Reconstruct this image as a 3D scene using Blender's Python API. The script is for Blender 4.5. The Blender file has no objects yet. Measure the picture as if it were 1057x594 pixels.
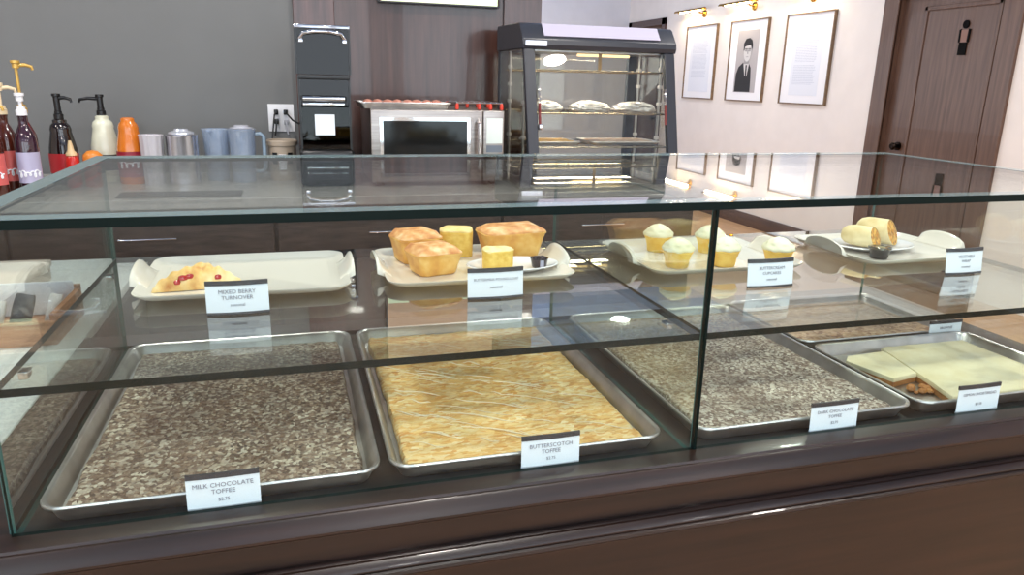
import bpy, bmesh, math, random
from mathutils import Vector, Matrix, noise
random.seed(7)
SC = bpy.context.scene
COL = SC.collection
PI = math.pi

# ------------------------------------------------------------------ materials
MATS = {}
def lin(c):
    return tuple(((v/255)/12.92 if v/255 <= .04045 else ((v/255+.055)/1.055)**2.4) for v in c)
def mat(name, rgb, rough=.5, metal=0., spec=.5, coat=0., emit=None, estr=0.):
    if name in MATS: return MATS[name]
    m = bpy.data.materials.new(name); m.use_nodes = True
    b = m.node_tree.nodes['Principled BSDF']
    b.inputs['Base Color'].default_value = (*lin(rgb), 1)
    b.inputs['Roughness'].default_value = rough
    b.inputs['Metallic'].default_value = metal
    b.inputs['Specular IOR Level'].default_value = spec
    b.inputs['Coat Weight'].default_value = coat
    if emit:
        b.inputs['Emission Color'].default_value = (*lin(emit), 1)
        b.inputs['Emission Strength'].default_value = estr
    MATS[name] = m
    return m
def nd(m, typ, **kw):
    n = m.node_tree.nodes.new(typ)
    for k, v in kw.items():
        if k in n.inputs: n.inputs[k].default_value = v
        else: setattr(n, k, v)
    return n
def lk(m, a, b): m.node_tree.links.new(a, b)
def ramp(m, src, stops):
    r = m.node_tree.nodes.new('ShaderNodeValToRGB')
    el = r.color_ramp.elements
    while len(el) < len(stops): el.new(.5)
    for e, (p, c) in zip(el, stops):
        e.position = p; e.color = (*lin(c), 1)
    lk(m, src, r.inputs[0]); return r
def objco(m, scale=(1,1,1), rot=(0,0,0)):
    t = nd(m, 'ShaderNodeTexCoord'); mp = nd(m, 'ShaderNodeMapping')
    mp.inputs['Scale'].default_value = scale; mp.inputs['Rotation'].default_value = rot
    lk(m, t.outputs['Object'], mp.inputs[0]); return mp.outputs[0]
def bump(m, src, strength=.3, dist=.002):
    b = nd(m, 'ShaderNodeBump'); b.inputs['Strength'].default_value = strength; b.inputs['Distance'].default_value = dist
    lk(m, src, b.inputs['Height']); lk(m, b.outputs[0], m.node_tree.nodes['Principled BSDF'].inputs['Normal'])
def noisy(name, stops, scale=(1,1,1), nscale=5., detail=4., rough=.5, bumps=0., spec=.5, coat=0., metal=0., rot=(0,0,0)):
    if name in MATS: return MATS[name]
    m = mat(name, (128,128,128), rough, metal, spec, coat)
    n = nd(m, 'ShaderNodeTexNoise'); n.inputs['Scale'].default_value = nscale; n.inputs['Detail'].default_value = detail
    lk(m, objco(m, scale, rot), n.inputs['Vector'])
    r = ramp(m, n.outputs['Fac'], stops)
    lk(m, r.outputs[0], m.node_tree.nodes['Principled BSDF'].inputs['Base Color'])
    if bumps: bump(m, n.outputs['Fac'], bumps)
    return m
def wood(name, dark, light, scale=(1.2,14,14), rough=.35, coat=.25, nscale=3.):
    return noisy(name, [(.3, dark), (.7, light)], scale, nscale, 6, rough, .12, .5, coat)
def emission(name, rgb, s):
    if name in MATS: return MATS[name]
    m = bpy.data.materials.new(name); m.use_nodes = True; m.node_tree.nodes.clear()
    e = nd(m, 'ShaderNodeEmission'); e.inputs[0].default_value = (*lin(rgb), 1); e.inputs[1].default_value = s
    o = nd(m, 'ShaderNodeOutputMaterial'); lk(m, e.outputs[0], o.inputs[0]); MATS[name] = m; return m
def thin_glass(name, tint=(250,253,251), f0=.042, refl=1.0, rough=0.):
    """a clear pane: Schlick reflection over straight transmission"""
    if name in MATS: return MATS[name]
    m = bpy.data.materials.new(name); m.use_nodes = True; m.node_tree.nodes.clear()
    g = nd(m, 'ShaderNodeNewGeometry')
    d = nd(m, 'ShaderNodeVectorMath', operation='DOT_PRODUCT'); lk(m, g.outputs['Normal'], d.inputs[0]); lk(m, g.outputs['Incoming'], d.inputs[1])
    a = nd(m, 'ShaderNodeMath', operation='ABSOLUTE'); lk(m, d.outputs['Value'], a.inputs[0])
    s = nd(m, 'ShaderNodeMath', operation='SUBTRACT'); s.inputs[0].default_value = 1; lk(m, a.outputs[0], s.inputs[1])
    p = nd(m, 'ShaderNodeMath', operation='POWER'); lk(m, s.outputs[0], p.inputs[0]); p.inputs[1].default_value = 5
    q = nd(m, 'ShaderNodeMath', operation='MULTIPLY_ADD'); lk(m, p.outputs[0], q.inputs[0]); q.inputs[1].default_value = (1-f0)*refl; q.inputs[2].default_value = f0*refl
    t = nd(m, 'ShaderNodeBsdfTransparent'); t.inputs[0].default_value = (*lin(tint), 1)
    gl = nd(m, 'ShaderNodeBsdfGlossy'); gl.inputs['Roughness'].default_value = rough; gl.inputs['Color'].default_value = (1,1,1,1)
    mx = nd(m, 'ShaderNodeMixShader'); lk(m, q.outputs[0], mx.inputs[0]); lk(m, t.outputs[0], mx.inputs[1]); lk(m, gl.outputs[0], mx.inputs[2])
    o = nd(m, 'ShaderNodeOutputMaterial'); lk(m, mx.outputs[0], o.inputs[0]); MATS[name] = m; return m

def milky(nm, rgb, a):
    m = thin_glass(nm, (236,242,250), .07)
    o = [n for n in m.node_tree.nodes if n.type == 'OUTPUT_MATERIAL'][0]; src = o.inputs[0].links[0].from_socket
    d = nd(m, 'ShaderNodeBsdfPrincipled'); d.inputs['Base Color'].default_value = (*lin(rgb), 1); d.inputs['Roughness'].default_value = .15
    x = nd(m, 'ShaderNodeMixShader'); x.inputs[0].default_value = a; lk(m, src, x.inputs[1]); lk(m, d.outputs[0], x.inputs[2]); lk(m, x.outputs[0], o.inputs[0]); return m

# ------------------------------------------------------------------ mesh building
class M:
    def __init__(s): s.v = []; s.f = []; s.mi = []; s.cur = 0
    def add(s, vs, fs):
        o = len(s.v); s.v += [tuple(v) for v in vs]
        for f in fs: s.f.append([i+o for i in f]); s.mi.append(s.cur)
        return s
    def m(s, i): s.cur = i; return s
    def box(s, x0, x1, y0, y1, z0, z1, b=0.):
        if b <= 0:
            return s.add([(x0,y0,z0),(x1,y0,z0),(x1,y1,z0),(x0,y1,z0),(x0,y0,z1),(x1,y0,z1),(x1,y1,z1),(x0,y1,z1)],
                  [(0,3,2,1),(4,5,6,7),(0,1,5,4),(1,2,6,5),(2,3,7,6),(3,0,4,7)])
        bm = bmesh.new(); bmesh.ops.create_cube(bm, size=1)
        for v in bm.verts: v.co = Vector(((x0+x1)/2+v.co.x*(x1-x0), (y0+y1)/2+v.co.y*(y1-y0), (z0+z1)/2+v.co.z*(z1-z0)))
        bmesh.ops.bevel(bm, geom=bm.edges[:], offset=b, segments=3, profile=.5, affect='EDGES')
        bm.verts.index_update()
        s.add([v.co[:] for v in bm.verts], [[v.index for v in f.verts] for f in bm.faces]); bm.free(); return s
    def rings(s, rs, cap0=True, cap1=True, closed=True):
        n = len(rs[0]); vs = [p for r in rs for p in r]; fs = []
        for i in range(len(rs)-1):
            for j in range(n if closed else n-1):
                k = (j+1) % n
                fs.append((i*n+j, i*n+k, (i+1)*n+k, (i+1)*n+j))
        if cap0: fs.append(tuple(reversed(range(n))))
        if cap1: fs.append(tuple((len(rs)-1)*n+j for j in range(n)))
        return s.add(vs, fs)
    def lathe(s, prof, c=(0,0,0), n=32, cap0=True, cap1=True, sx=1., sy=1.):
        return s.rings([[(c[0]+r*math.cos(2*PI*j/n)*sx, c[1]+r*math.sin(2*PI*j/n)*sy, c[2]+z) for j in range(n)] for r, z in prof], cap0, cap1)
    def tube(s, pts, r, n=10, caps=True):
        pts = [Vector(p) for p in pts]; rs = []; prev = None
        for i, p in enumerate(pts):
            d = (pts[min(i+1, len(pts)-1)]-pts[max(i-1, 0)]).normalized()
            if prev is None:
                a = Vector((0,0,1)) if abs(d.z) < .9 else Vector((1,0,0)); u = d.cross(a).normalized()
            else: u = (prev-d*prev.dot(d)).normalized()
            prev = u; w = d.cross(u)
            rr = r[i] if isinstance(r, (list, tuple)) else r
            rs.append([(p+u*math.cos(2*PI*j/n)*rr+w*math.sin(2*PI*j/n)*rr)[:] for j in range(n)])
        return s.rings(rs, caps, caps)
    def prism(s, poly, a, b, axis='y'):
        def P(u, v, t): return {'y': (u, t, v), 'x': (t, u, v), 'z': (u, v, t)}[axis]
        return s.rings([[P(u, v, a) for u, v in poly], [P(u, v, b) for u, v in poly]])
    def grid(s, nx, ny, fn):
        vs = [fn(i/nx, j/ny) for j in range(ny+1) for i in range(nx+1)]
        return s.add(vs, [(j*(nx+1)+i, j*(nx+1)+i+1, (j+1)*(nx+1)+i+1, (j+1)*(nx+1)+i) for j in range(ny) for i in range(nx)])
def rrect(w, d, r, z, cx=0., cy=0., n=6):
    out = []
    for (sx, sy, a0) in ((1,1,0), (-1,1,PI/2), (-1,-1,PI), (1,-1,3*PI/2)):
        for k in range(n+1):
            a = a0+PI/2*k/n
            out.append((cx+sx*(w/2-r)+r*math.cos(a), cy+sy*(d/2-r)+r*math.sin(a), z))
    return out
def obj(name, m, mats, parent=None, loc=(0,0,0), rz=0., smooth=40, bev=0.):
    me = bpy.data.meshes.new(name); me.from_pydata(m.v, [], m.f); me.validate()
    for q in (mats if isinstance(mats, (list, tuple)) else [mats]): me.materials.append(q)
    if len(me.polygons) == len(m.mi): me.polygons.foreach_set('material_index', m.mi)
    bm = bmesh.new(); bm.from_mesh(me); bmesh.ops.recalc_face_normals(bm, faces=bm.faces); bm.to_mesh(me); bm.free()
    if smooth:
        me.polygons.foreach_set('use_smooth', [True]*len(me.polygons)); me.set_sharp_from_angle(angle=math.radians(smooth))
    o = bpy.data.objects.new(name, me); COL.objects.link(o); o.location = loc; o.rotation_euler[2] = rz
    if parent: o.parent = parent
    if bev:
        b = o.modifiers.new('bevel', 'BEVEL'); b.width = bev; b.segments = 2; b.limit_method = 'ANGLE'
    return o
def tag(o, label=None, cat=None, group=None, kind=None):
    for k, v in (('label', label), ('category', cat), ('group', group), ('kind', kind)):
        if v: o[k] = v
    return o
def thing(name, label, cat, loc=(0,0,0), rz=0., group=None):
    o = bpy.data.objects.new(name, None); COL.objects.link(o); o.location = loc; o.rotation_euler[2] = rz
    o.empty_display_size = .05
    return tag(o, label, cat, group)
def struct(name, m, mats, parent=None, **kw):
    o = obj(name, m, mats, parent, **kw); o['kind'] = 'structure'; return o
def text(name, body, size, loc, parent, material, rot=(PI/2,0,0), align='CENTER', ext=.0001):
    c = bpy.data.curves.new(name, 'FONT'); c.body = body; c.size = size; c.align_x = align; c.align_y = 'CENTER'; c.extrude = ext
    c.resolution_u = 2; c.materials.append(material)
    o = bpy.data.objects.new(name, c); COL.objects.link(o); o.parent = parent; o.location = loc; o.rotation_euler = rot
    return o
def dup(src, loc, label=None, group=None, rz=None):
    def cp(o, par):
        c = o.copy(); COL.objects.link(c)
        if par: c.parent = par
        for ch in [x for x in src_children if x.parent is o]: cp(ch, c)
        return c
    src_children = src.children_recursive
    r = cp(src, None); r.location = loc
    if rz is not None: r.rotation_euler[2] = rz
    if label: r['label'] = label
    if group: r['group'] = group
    return r

# colours
W_BASE = wood('dark_walnut', (22,13,10), (46,28,21), (1.0,16,16), .34, .1)
W_PANEL = noisy('walnut_panel', [(.3,(58,37,32)),(.7,(82,55,48))], (14,14,.9), 3, 6, .24, .08, .5, .3)
W_DOOR = noisy('brown_door_wood', [(.3,(82,57,45)),(.7,(106,78,63))], (14,14,.9), 3, 6, .4, .1, .5, .1)
W_FLOOR = noisy('tan_floor_boards', [(.3,(178,136,100)),(.7,(206,164,126))], (9,1.2,1), 2.5, 5, .35, .05)
GLASS = thin_glass('clear_glass', refl=1.4)
EDGE = mat('green_glass_edge', (4,20,18), .3, 0, .1)
EDGE_L = mat('pale_glass_edge', (70,104,100), .25, 0, .3)
STEEL = noisy('brushed_steel', [(.3,(150,144,140)),(.7,(178,171,166))], (1,30,30), 4, 3, .36, 0, .5, 0, 1.)
ALU = noisy('worn_aluminium', [(.3,(188,187,186)),(.7,(222,221,220))], (6,6,6), 3, 5, .34, .03, .5, 0, 1.)
CHROME = mat('chrome', (225,225,228), .08, 1.)
BLACK = mat('black_plastic', (20,20,22), .3)
CHAR = mat('charcoal_enamel', (46,48,56), .35)
WHITE = mat('white_card', (232,240,250), .6)
CERAMIC = mat('white_ceramic', (226,220,210), .16, 0, .5, .4)
BRASS = mat('brass', (200,150,60), .22, 1.)
INK = mat('grey_ink', (128,130,146), .7)

# ------------------------------------------------------------------ room
CH = 3.0
def wall_paint(n, rgb, rough=.6): 
    return noisy(n, [(.35, tuple(int(c*.985) for c in rgb)), (.65, rgb)], (1,1,1), 6, 4, rough, .03)
P_GREY = wall_paint('grey_wall_paint', (112,113,113))
P_CREAM = wall_paint('cream_wall_paint', (240,230,222))
P_FAR = wall_paint('pale_wall_paint', (232,231,236))
P_CEIL = noisy('pale_ceiling_boards', [(.3,(136,172,226)),(.7,(160,192,236))], (16,.7,1), 2, 4, .6, .05)
struct('floor', M().box(-4, 5.3, -5, 9, -.1, 0), W_FLOOR)
struct('ceiling', M().box(-4, 5.3, -5, 9, CH, CH+.1), P_CEIL)
struct('wall_back', M().box(-4, 1.905, 2.86, 3.02, 0, CH), P_GREY)
struct('wall_far', M().box(-4, 5.18, 8.84, 9, 0, CH), P_FAR)
struct('wall_left', M().box(-4.12, -4, -5, 9, 0, CH), P_CREAM)
w = M()
w.box(1.5, 1.6, 3.02, 8.84, 0, .6).box(1.5, 1.6, 3.02, 8.84, 2.85, CH).box(1.5, 1.6, 3.02, 3.3, .6, 2.85).box(1.5, 1.6, 8.5, 8.84, .6, 2.85)
struct('wall_hall_added', w, P_CREAM, smooth=0)  # unseen partition, added with an opening for the hall fill light
w = M()
for y in (3.3, 5.01, 6.74, 8.44): w.box(1.52, 1.58, y, y+.06, .6, 2.85)
w.box(1.52, 1.58, 3.36, 8.44, .6, .66).box(1.52, 1.58, 3.36, 8.44, 2.79, 2.85)
struct('window_4', w, W_PANEL, smooth=0)  # unseen window frame, added around the fill light opening
# right wall with its two doorways
w = M()
for y0, y1, z0 in ((-5, 2.98, 0), (2.98, 4.02, 2.12), (4.02, 7.8, 0), (7.8, 8.74, 2.14), (8.74, 9, 0)):
    w.box(5.18, 5.34, y0, y1, z0, CH)
struct('wall_right', w, P_CREAM, smooth=0)
# daylight side behind the viewer: wall with three window openings
w = M()
for x0, x1 in ((-4, -3.7), (-1.1, -.7), (1.9, 2.3), (4.9, 5.3)): w.box(x0, x1, -5.15, -5, 0, CH)
for x0, x1 in ((-3.7, -1.1), (-.7, 1.9), (2.3, 4.9)):
    w.box(x0, x1, -5.15, -5, 0, .5); w.box(x0, x1, -5.15, -5, 2.8, CH)
struct('wall_front', w, P_CREAM, smooth=0)
for k, (x0, x1) in enumerate(((-3.7, -1.1), (-.7, 1.9), (2.3, 4.9))):
    w = M(); t = .05
    w.box(x0, x0+t, -5.1, -5.04, .5, 2.8).box(x1-t, x1, -5.1, -5.04, .5, 2.8).box(x0, x1, -5.1, -5.04, .5, .55).box(x0, x1, -5.1, -5.04, 2.75, 2.8).box((x0+x1)/2-.02, (x0+x1)/2+.02, -5.1, -5.04, .5, 2.8)
    struct('window_%d' % (k+1), w, W_PANEL, smooth=0)
# walnut panelling on the back wall
struct('trim_1', M().box(.695, .885, 2.835, 2.86, 0, CH), wood('walnut_stile', (62,38,34), (92,60,54), (14,14,.9), .25, .4), bev=.003)
struct('trim_2', M().box(.885, 1.72, 2.845, 2.86, 0, CH), W_PANEL)
struct('trim_3', M().box(1.72, 1.92, 2.83, 3.03, 0, CH), wood('walnut_end_post', (58,38,35), (84,58,54), (14,14,.9), .25, .4), bev=.003)
bbm = wood('baseboard_brown', (66,44,36), (88,60,50), (14,1,14), .4, .1)
w = M().prism([(5.16, 0), (5.18, 0), (5.18, .13), (5.168, .13), (5.16, .115)], 4.12, 7.7)
struct('baseboard_right', w, bbm)
struct('baseboard_far', M().box(1.0, 5.16, 8.822, 8.84, 0, .13), bbm)
# restroom door: frame, slab, panel mouldings, knob
def doorway(name, y0, y1, top, trim_w, knob_y, panels):
    f = M()
    for a, b in ((y0, y0+trim_w), (y1-trim_w, y1)):
        f.box(5.155, 5.18, a, b, 0, top); f.box(5.165, 5.34, a+trim_w*.55 if a == y0 else a, b if a == y0 else a+trim_w*.45, 0, top)
    f.box(5.155, 5.18, y0, y1, top-trim_w*.8, top)
    d = struct(name, f, W_DOOR if name == 'door_1' else W_PANEL, bev=.003)
    a, b = y0+trim_w*.9, y1-trim_w*.9
    s = M().box(5.215, 5.255, a, b, .01, top-trim_w*.7)
    for (p0, p1, q0, q1) in panels:   # raised moulding frames
        for (c0, c1, e0, e1) in ((p0, p1, q0, q0+.03), (p0, p1, q1-.03, q1), (p0, p0+.03, q0, q1), (p1-.03, p1, q0, q1)):
            s.box(5.205, 5.216, c0, c1, e0, e1)
    obj('door_panel', s, W_DOOR, d, bev=.004)
    k = M()
    k.rings([[(x, knob_y+r*math.cos(2*PI*j/20), .98+r*math.sin(2*PI*j/20)) for j in range(20)] for x, r in ((5.216,.033),(5.205,.033),(5.203,.014),(5.18,.014),(5.175,.026),(5.16,.03),(5.148,.02))])
    obj('door_knob', k, mat('dark_bronze', (40,32,28), .35, 1.), d)
    return d
doorway('door_1', 2.89, 4.10, 2.2, .15, 3.80, [(3.09, 3.74, .25, 2.0)])
doorway('door_2', 7.74, 8.80, 2.2, .1, 7.95, [(7.95, 8.6, .25, .95), (7.95, 8.6, 1.1, 1.95)])
# person pictogram on the restroom door
SIGNK = mat('sign_black', (14,13,13), .8, 0, .1)
sg = thing('restroom_sign', 'small black standing figure pictogram on the brown restroom door', 'sign', (5.214, 3.357, 1.65))
def xp(poly, t0, t1): return M().prism(poly, t0, t1, 'x')
h = M(); h.rings([[(x, .0+.026*math.cos(2*PI*j/20), .205+.028*math.sin(2*PI*j/20)) for j in range(20)] for x in (0, -.008)])
obj('head', h, SIGNK, sg)
obj('arm', xp([(.045,.17),(.03,.175),(.026,.09),(.042,.085)], -.008, 0), SIGNK, sg)
obj('arm', xp([(-.045,.17),(-.03,.175),(-.026,.09),(-.042,.085)], -.008, 0), SIGNK, sg)
obj('shirt', xp([(-.029,.085),(.029,.085),(.029,.17),(-.029,.17)], -.006, 0), mat('pictogram_brown', (134,98,84), .5), sg)
obj('legs', xp([(-.032,0),(.032,0),(.032,.086),(-.032,.086)], -.008, 0), SIGNK, sg)

# ------------------------------------------------------------------ display case
X0, X1, XS, D = .28, 2.235, 1.272, .724
DZ = .806                                       # deck the pans stand on
case = thing('display_case', 'dark walnut and glass bakery display case holding pans and trays', 'display case', (0,0,0))
cab = M()
cab.box(X0-.09, X1+.09, -.02, .80, 0, .785)
cab.box(X0-.02, X1+.02, .004, .78, .78, DZ)
for (a, b) in ((X0-.10, X0-.004), (X1+.004, X1+.10)): cab.box(a, b, .006, .81, .785, .816)
cab.box(X0-.004, X1+.004, .735, .81, .785, .816)
obj('base_cabinet', cab, W_BASE, case, smooth=0)
deck = M().box(X0, X1, .006, .734, DZ-.002, DZ+.0005)
obj('deck', deck, noisy('dark_deck', [(.3,(34,28,26)),(.7,(50,42,38))], (1,8,8), 4, 4, .35, .05), case)
def along(name, prof, a, b, m):  # a moulding of profile (y, z) running along x
    return obj(name, M().prism(prof, a, b, 'x'), m, case, smooth=25)
along('top_rail', [(.004,.785),(.004,.8175),(-.008,.8185),(-.034,.815),(-.036,.8115),(-.040,.8115),(-.043,.809),(-.052,.795),(-.055,.791),(-.055,.787),(-.052,.784),(-.047,.783),(-.045,.779),(-.040,.776),(-.02,.776),(-.02,.785)], X0-.10, X1+.10, W_BASE)
along('lower_moulding', [(-.02,.722),(-.026,.722),(-.030,.719),(-.034,.7185),(-.040,.714),(-.043,.709),(-.043,.7075),(-.040,.705),(-.045,.702),(-.046,.697),(-.041,.692),(-.036,.691),(-.033,.686),(-.026,.683),(-.02,.683)], X0-.10, X1+.10, W_BASE)
CLEAR = thin_glass('clear_top_glass', refl=.95)
FRONT = thin_glass('low_reflection_glass', refl=.4)
def pane(name, x0, x1, y0, y1, z0, z1, thin, edge=EDGE, parent=case):
    o = obj(name, M().box(x0, x1, y0, y1, z0, z1), [CLEAR if name == 'top_pane' else FRONT if name == 'front_pane' else GLASS, edge], parent, smooth=0, bev=0)
    for p in o.data.polygons:
        p.material_index = 0 if abs(p.normal['xyz'.index(thin)]) > .9 else 1
    return o
pane('top_pane', X0-.012, X1+.012, -.012, D+.006, 1.222, 1.234, 'z')
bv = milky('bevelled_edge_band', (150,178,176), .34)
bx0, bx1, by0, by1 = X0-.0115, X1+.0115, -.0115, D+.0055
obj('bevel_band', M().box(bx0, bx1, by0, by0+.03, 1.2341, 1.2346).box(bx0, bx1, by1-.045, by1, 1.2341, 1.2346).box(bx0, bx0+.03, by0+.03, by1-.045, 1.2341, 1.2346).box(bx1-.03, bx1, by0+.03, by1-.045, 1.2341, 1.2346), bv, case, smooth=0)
pane('front_pane', X0+.001, XS-.0025, -.006, .002, .8185, 1.2215, 'y')
pane('front_pane', XS+.0025, X1-.001, -.006, .002, .8185, 1.2215, 'y')
pane('side_pane', X0-.004, X0+.004, .003, D, DZ+.001, 1.2215, 'x', EDGE_L)
pane('side_pane', X1-.004, X1+.004, .003, D, DZ+.001, 1.2215, 'x', EDGE_L)
pane('divider_pane', XS-.004, XS+.004, .003, D-.004, DZ+.001, 1.2215, 'x', EDGE_L)
obj('seam_strip', M().box(XS-.0024, XS+.0024, -.007, .003, .8185, 1.2215), EDGE, case)
pane('shelf', X0+.0045, XS-.0045, .0025, D-.006, 1.009, 1.020, 'z')
pane('shelf', XS+.0045, X1-.0045, .0025, D-.006, 1.009, 1.020, 'z')
for x in (X0+.0105, XS-.0105, XS+.0105, X1-.0105):
    for y in (.1, .62):
        obj('shelf_bracket', M().box(x-.006, x+.006, y-.01, y+.01, .998, 1.0088, .001), CHROME, case)

# ------------------------------------------------------------------ pans and their bakes
def sheet_pan(w, d, h=.028, m=ALU):
    p = M()
    R = .03
    p.rings([rrect(w-.034, d-.034, R*.7, .0), rrect(w-.012, d-.012, R, h-.004), rrect(w-.001, d-.001, R+.003, h-.004), rrect(w, d, R+.004, h-.001), rrect(w-.003, d-.003, R+.003, h+.0015), rrect(w-.012, d-.012, R, h), rrect(w-.016, d-.016, R-.002, h-.003), rrect(w-.037, d-.037, R*.66, .0015)])
    return p
def slab(w, d, z0, h, amp, freq, nx, ny, seed=0, edge=.008, wob=.004):
    """rough-topped sheet of bake, closed underneath"""
    def top(u, v):
        x, y = (u-.5)*w, (v-.5)*d
        e = min(u*w, (1-u)*w, v*d, (1-v)*d)
        k = min(1, e/edge); k = math.sqrt(max(0, 1-(1-k)**2))
        q = Vector((x*freq, y*freq, seed))
        hh = h*(.35+.65*k)+amp*(noise.noise(q)+.6*noise.noise(q*2.3)+.5*noise.noise(q*5.1))*k
        ox = wob*noise.noise(Vector((y*14, seed+3, 0)))*(abs(u-.5)*2)**4; oy = wob*noise.noise(Vector((x*14, seed+7, 0)))*(abs(v-.5)*2)**4
        return (x+ox, y+oy, z0+max(hh, .001))
    g = M().grid(nx, ny, top)
    per = [i for i in range(nx+1)]+[j*(nx+1)+nx for j in range(1, ny+1)]+[ny*(nx+1)+i for i in range(nx-1, -1, -1)]+[j*(nx+1) for j in range(ny-1, 0, -1)]
    low = [(g.v[i][0], g.v[i][1], z0) for i in per]; o = len(g.v); g.v += low; n = len(per)
    for a in range(n): g.f.append([per[a], o+a, o+(a+1) % n, per[(a+1) % n]]); g.mi.append(0)
    g.f.append([o+a for a in range(n)]); g.mi.append(0)
    return g
def flaky(name, base, spots, vscale=95., rough=.55, amt=(.1,.42), bstr=.6, patch=None, stretch=(1,1,1), rot=(0,0,0)):
    if name in MATS: return MATS[name]
    m = mat(name, base[0], rough)
    co = objco(m, stretch, rot)
    v = nd(m, 'ShaderNodeTexVoronoi'); v.inputs['Scale'].default_value = vscale; lk(m, co, v.inputs['Vector'])
    sep = nd(m, 'ShaderNodeSeparateColor'); lk(m, v.outputs['Color'], sep.inputs[0])
    r = ramp(m, sep.outputs[0], spots)
    n = nd(m, 'ShaderNodeTexNoise'); n.inputs['Scale'].default_value = 22; n.inputs['Detail'].default_value = 5; lk(m, co, n.inputs['Vector'])
    b = ramp(m, n.outputs['Fac'], [(.35, base[0]), (.65, base[1])])
    n2 = nd(m, 'ShaderNodeTexNoise'); n2.inputs['Scale'].default_value = 11; n2.inputs['Detail'].default_value = 4; lk(m, objco(m), n2.inputs['Vector'])
    f = nd(m, 'ShaderNodeMapRange'); f.inputs['From Min'].default_value = amt[0]; f.inputs['From Max'].default_value = amt[1]; f.inputs['To Min'].default_value = .15; f.inputs['To Max'].default_value = .95
    lk(m, n2.outputs['Fac'], f.inputs[0])
    mx = nd(m, 'ShaderNodeMix', data_type='RGBA'); lk(m, f.outputs[0], mx.inputs[0]); lk(m, b.outputs[0], mx.inputs[6]); lk(m, r.outputs[0], mx.inputs[7])
    lk(m, mx.outputs[2], m.node_tree.nodes['Principled BSDF'].inputs['Base Color'])
    bump(m, v.outputs['Distance'], bstr, .003)
    return m
T1 = flaky('chopped_nut_chocolate', ((90,65,53),(118,90,74)), [(0,(64,48,40)),(.35,(110,88,73)),(.6,(150,131,113)),(.82,(206,196,178)),(1,(90,68,56))], 180, .5, (.15,.6))
T2 = flaky('butterscotch_crumb', ((204,152,80),(222,184,116)), [(0,(200,134,62)),(.35,(222,172,98)),(.7,(236,206,146)),(1,(240,222,180))], 210, .5, (.2,.65), .4, None, (.35,1,1), (0,0,-.5))
T3 = flaky('white_fleck_chocolate', ((96,76,66),(124,104,92)), [(0,(82,64,56)),(.35,(130,110,98)),(.65,(182,170,156)),(1,(226,219,206))], 200, .5, (.2,.6))
T5 = flaky('brown_crumb', ((150,112,86),(176,136,106)), [(0,(140,100,76)),(.5,(190,154,122)),(1,(214,186,156))], 110, .5)
PW, PL, PY = .462, .66, .022
pans = [('pan with nut covered milk chocolate toffee, leftmost in the case', .299, 'milk chocolate toffee sheet sprinkled with chopped nuts in the leftmost pan', T1, 'toffee_slab', 'toffee', 3),
        ('pan of golden butterscotch toffee, left of the glass divider', .774, 'golden butterscotch toffee sheet with white streaks left of the divider', T2, 'toffee_slab', 'toffee', 5),
        ('pan with white flecked chocolate toffee, right of the glass divider', 1.296, 'brown toffee sheet with white flecks, just right of the divider', T3, 'toffee_slab', 'toffee', 9)]
for lab, x, flab, fm, nm, cat, sd in pans:
    c = (x+PW/2, PY+PL/2, DZ+.001)
    tag(obj('sheet_pan', sheet_pan(PW, PL), ALU, None, c), 'large aluminium sheet '+lab, 'pan', 'aluminium sheet pans on the case floor')
    s = slab(PW-.052, PL-.052, .0022, .0135, .0022, 55, 110, 156, sd)
    tag(obj(nm, s, fm, None, c), flab, cat)
    if sd == 5:      # pale drizzle lines over the butterscotch
        t = M()
        for k in range(46):
            a = random.uniform(-.18,.18); b0 = random.uniform(-.285,.285); L = random.uniform(.03,.15)
            x0 = max(-.195, a-L/2); x1 = min(.195, a+L/2)
            pts = [(x0+(x1-x0)*q/6, min(.295, max(-.295, b0-(x0+(x1-x0)*q/6-a)*.6+.003*math.sin(q*1.3+k))), .0168+.0012*math.sin(q+k)) for q in range(7)]
            t.tube(pts, [.0003]+[random.uniform(.0006,.0013)]*5+[.0003], 6)
        obj('drizzle', t, mat('white_icing', (236,222,190), .4), bpy.data.objects['toffee_slab.001'])
# two half pans at the right end
hx, hw, hd = 1.768, .452, .332
tag(obj('sheet_pan', sheet_pan(hw, hd), ALU, None, (hx+hw/2, .022+hd/2, DZ+.001)), 'half size sheet pan holding cream coloured bars at right end', 'pan', 'aluminium sheet pans on the case floor')
tag(obj('sheet_pan', sheet_pan(hw, hd), ALU, None, (hx+hw/2, .37+hd/2, DZ+.001)), 'half size sheet pan with brown bake, behind the cream bars', 'pan', 'aluminium sheet pans on the case floor')
tag(obj('brown_bake', slab(hw-.05, hd-.05, .0022, .014, .0016, 50, 70, 50, 21), T5, None, (hx+hw/2, .37+hd/2, DZ+.001)), 'brown crumbly sheet bake in the rear right half pan', 'cake')
CR = noisy('cream_icing', [(.3,(222,210,170)),(.7,(234,226,194))], (1,1,1), 30, 5, .45, .25)
CRB = noisy('bar_base', [(.3,(150,92,46)),(.7,(196,136,74))], (1,1,1), 60, 5, .6, .3)
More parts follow.
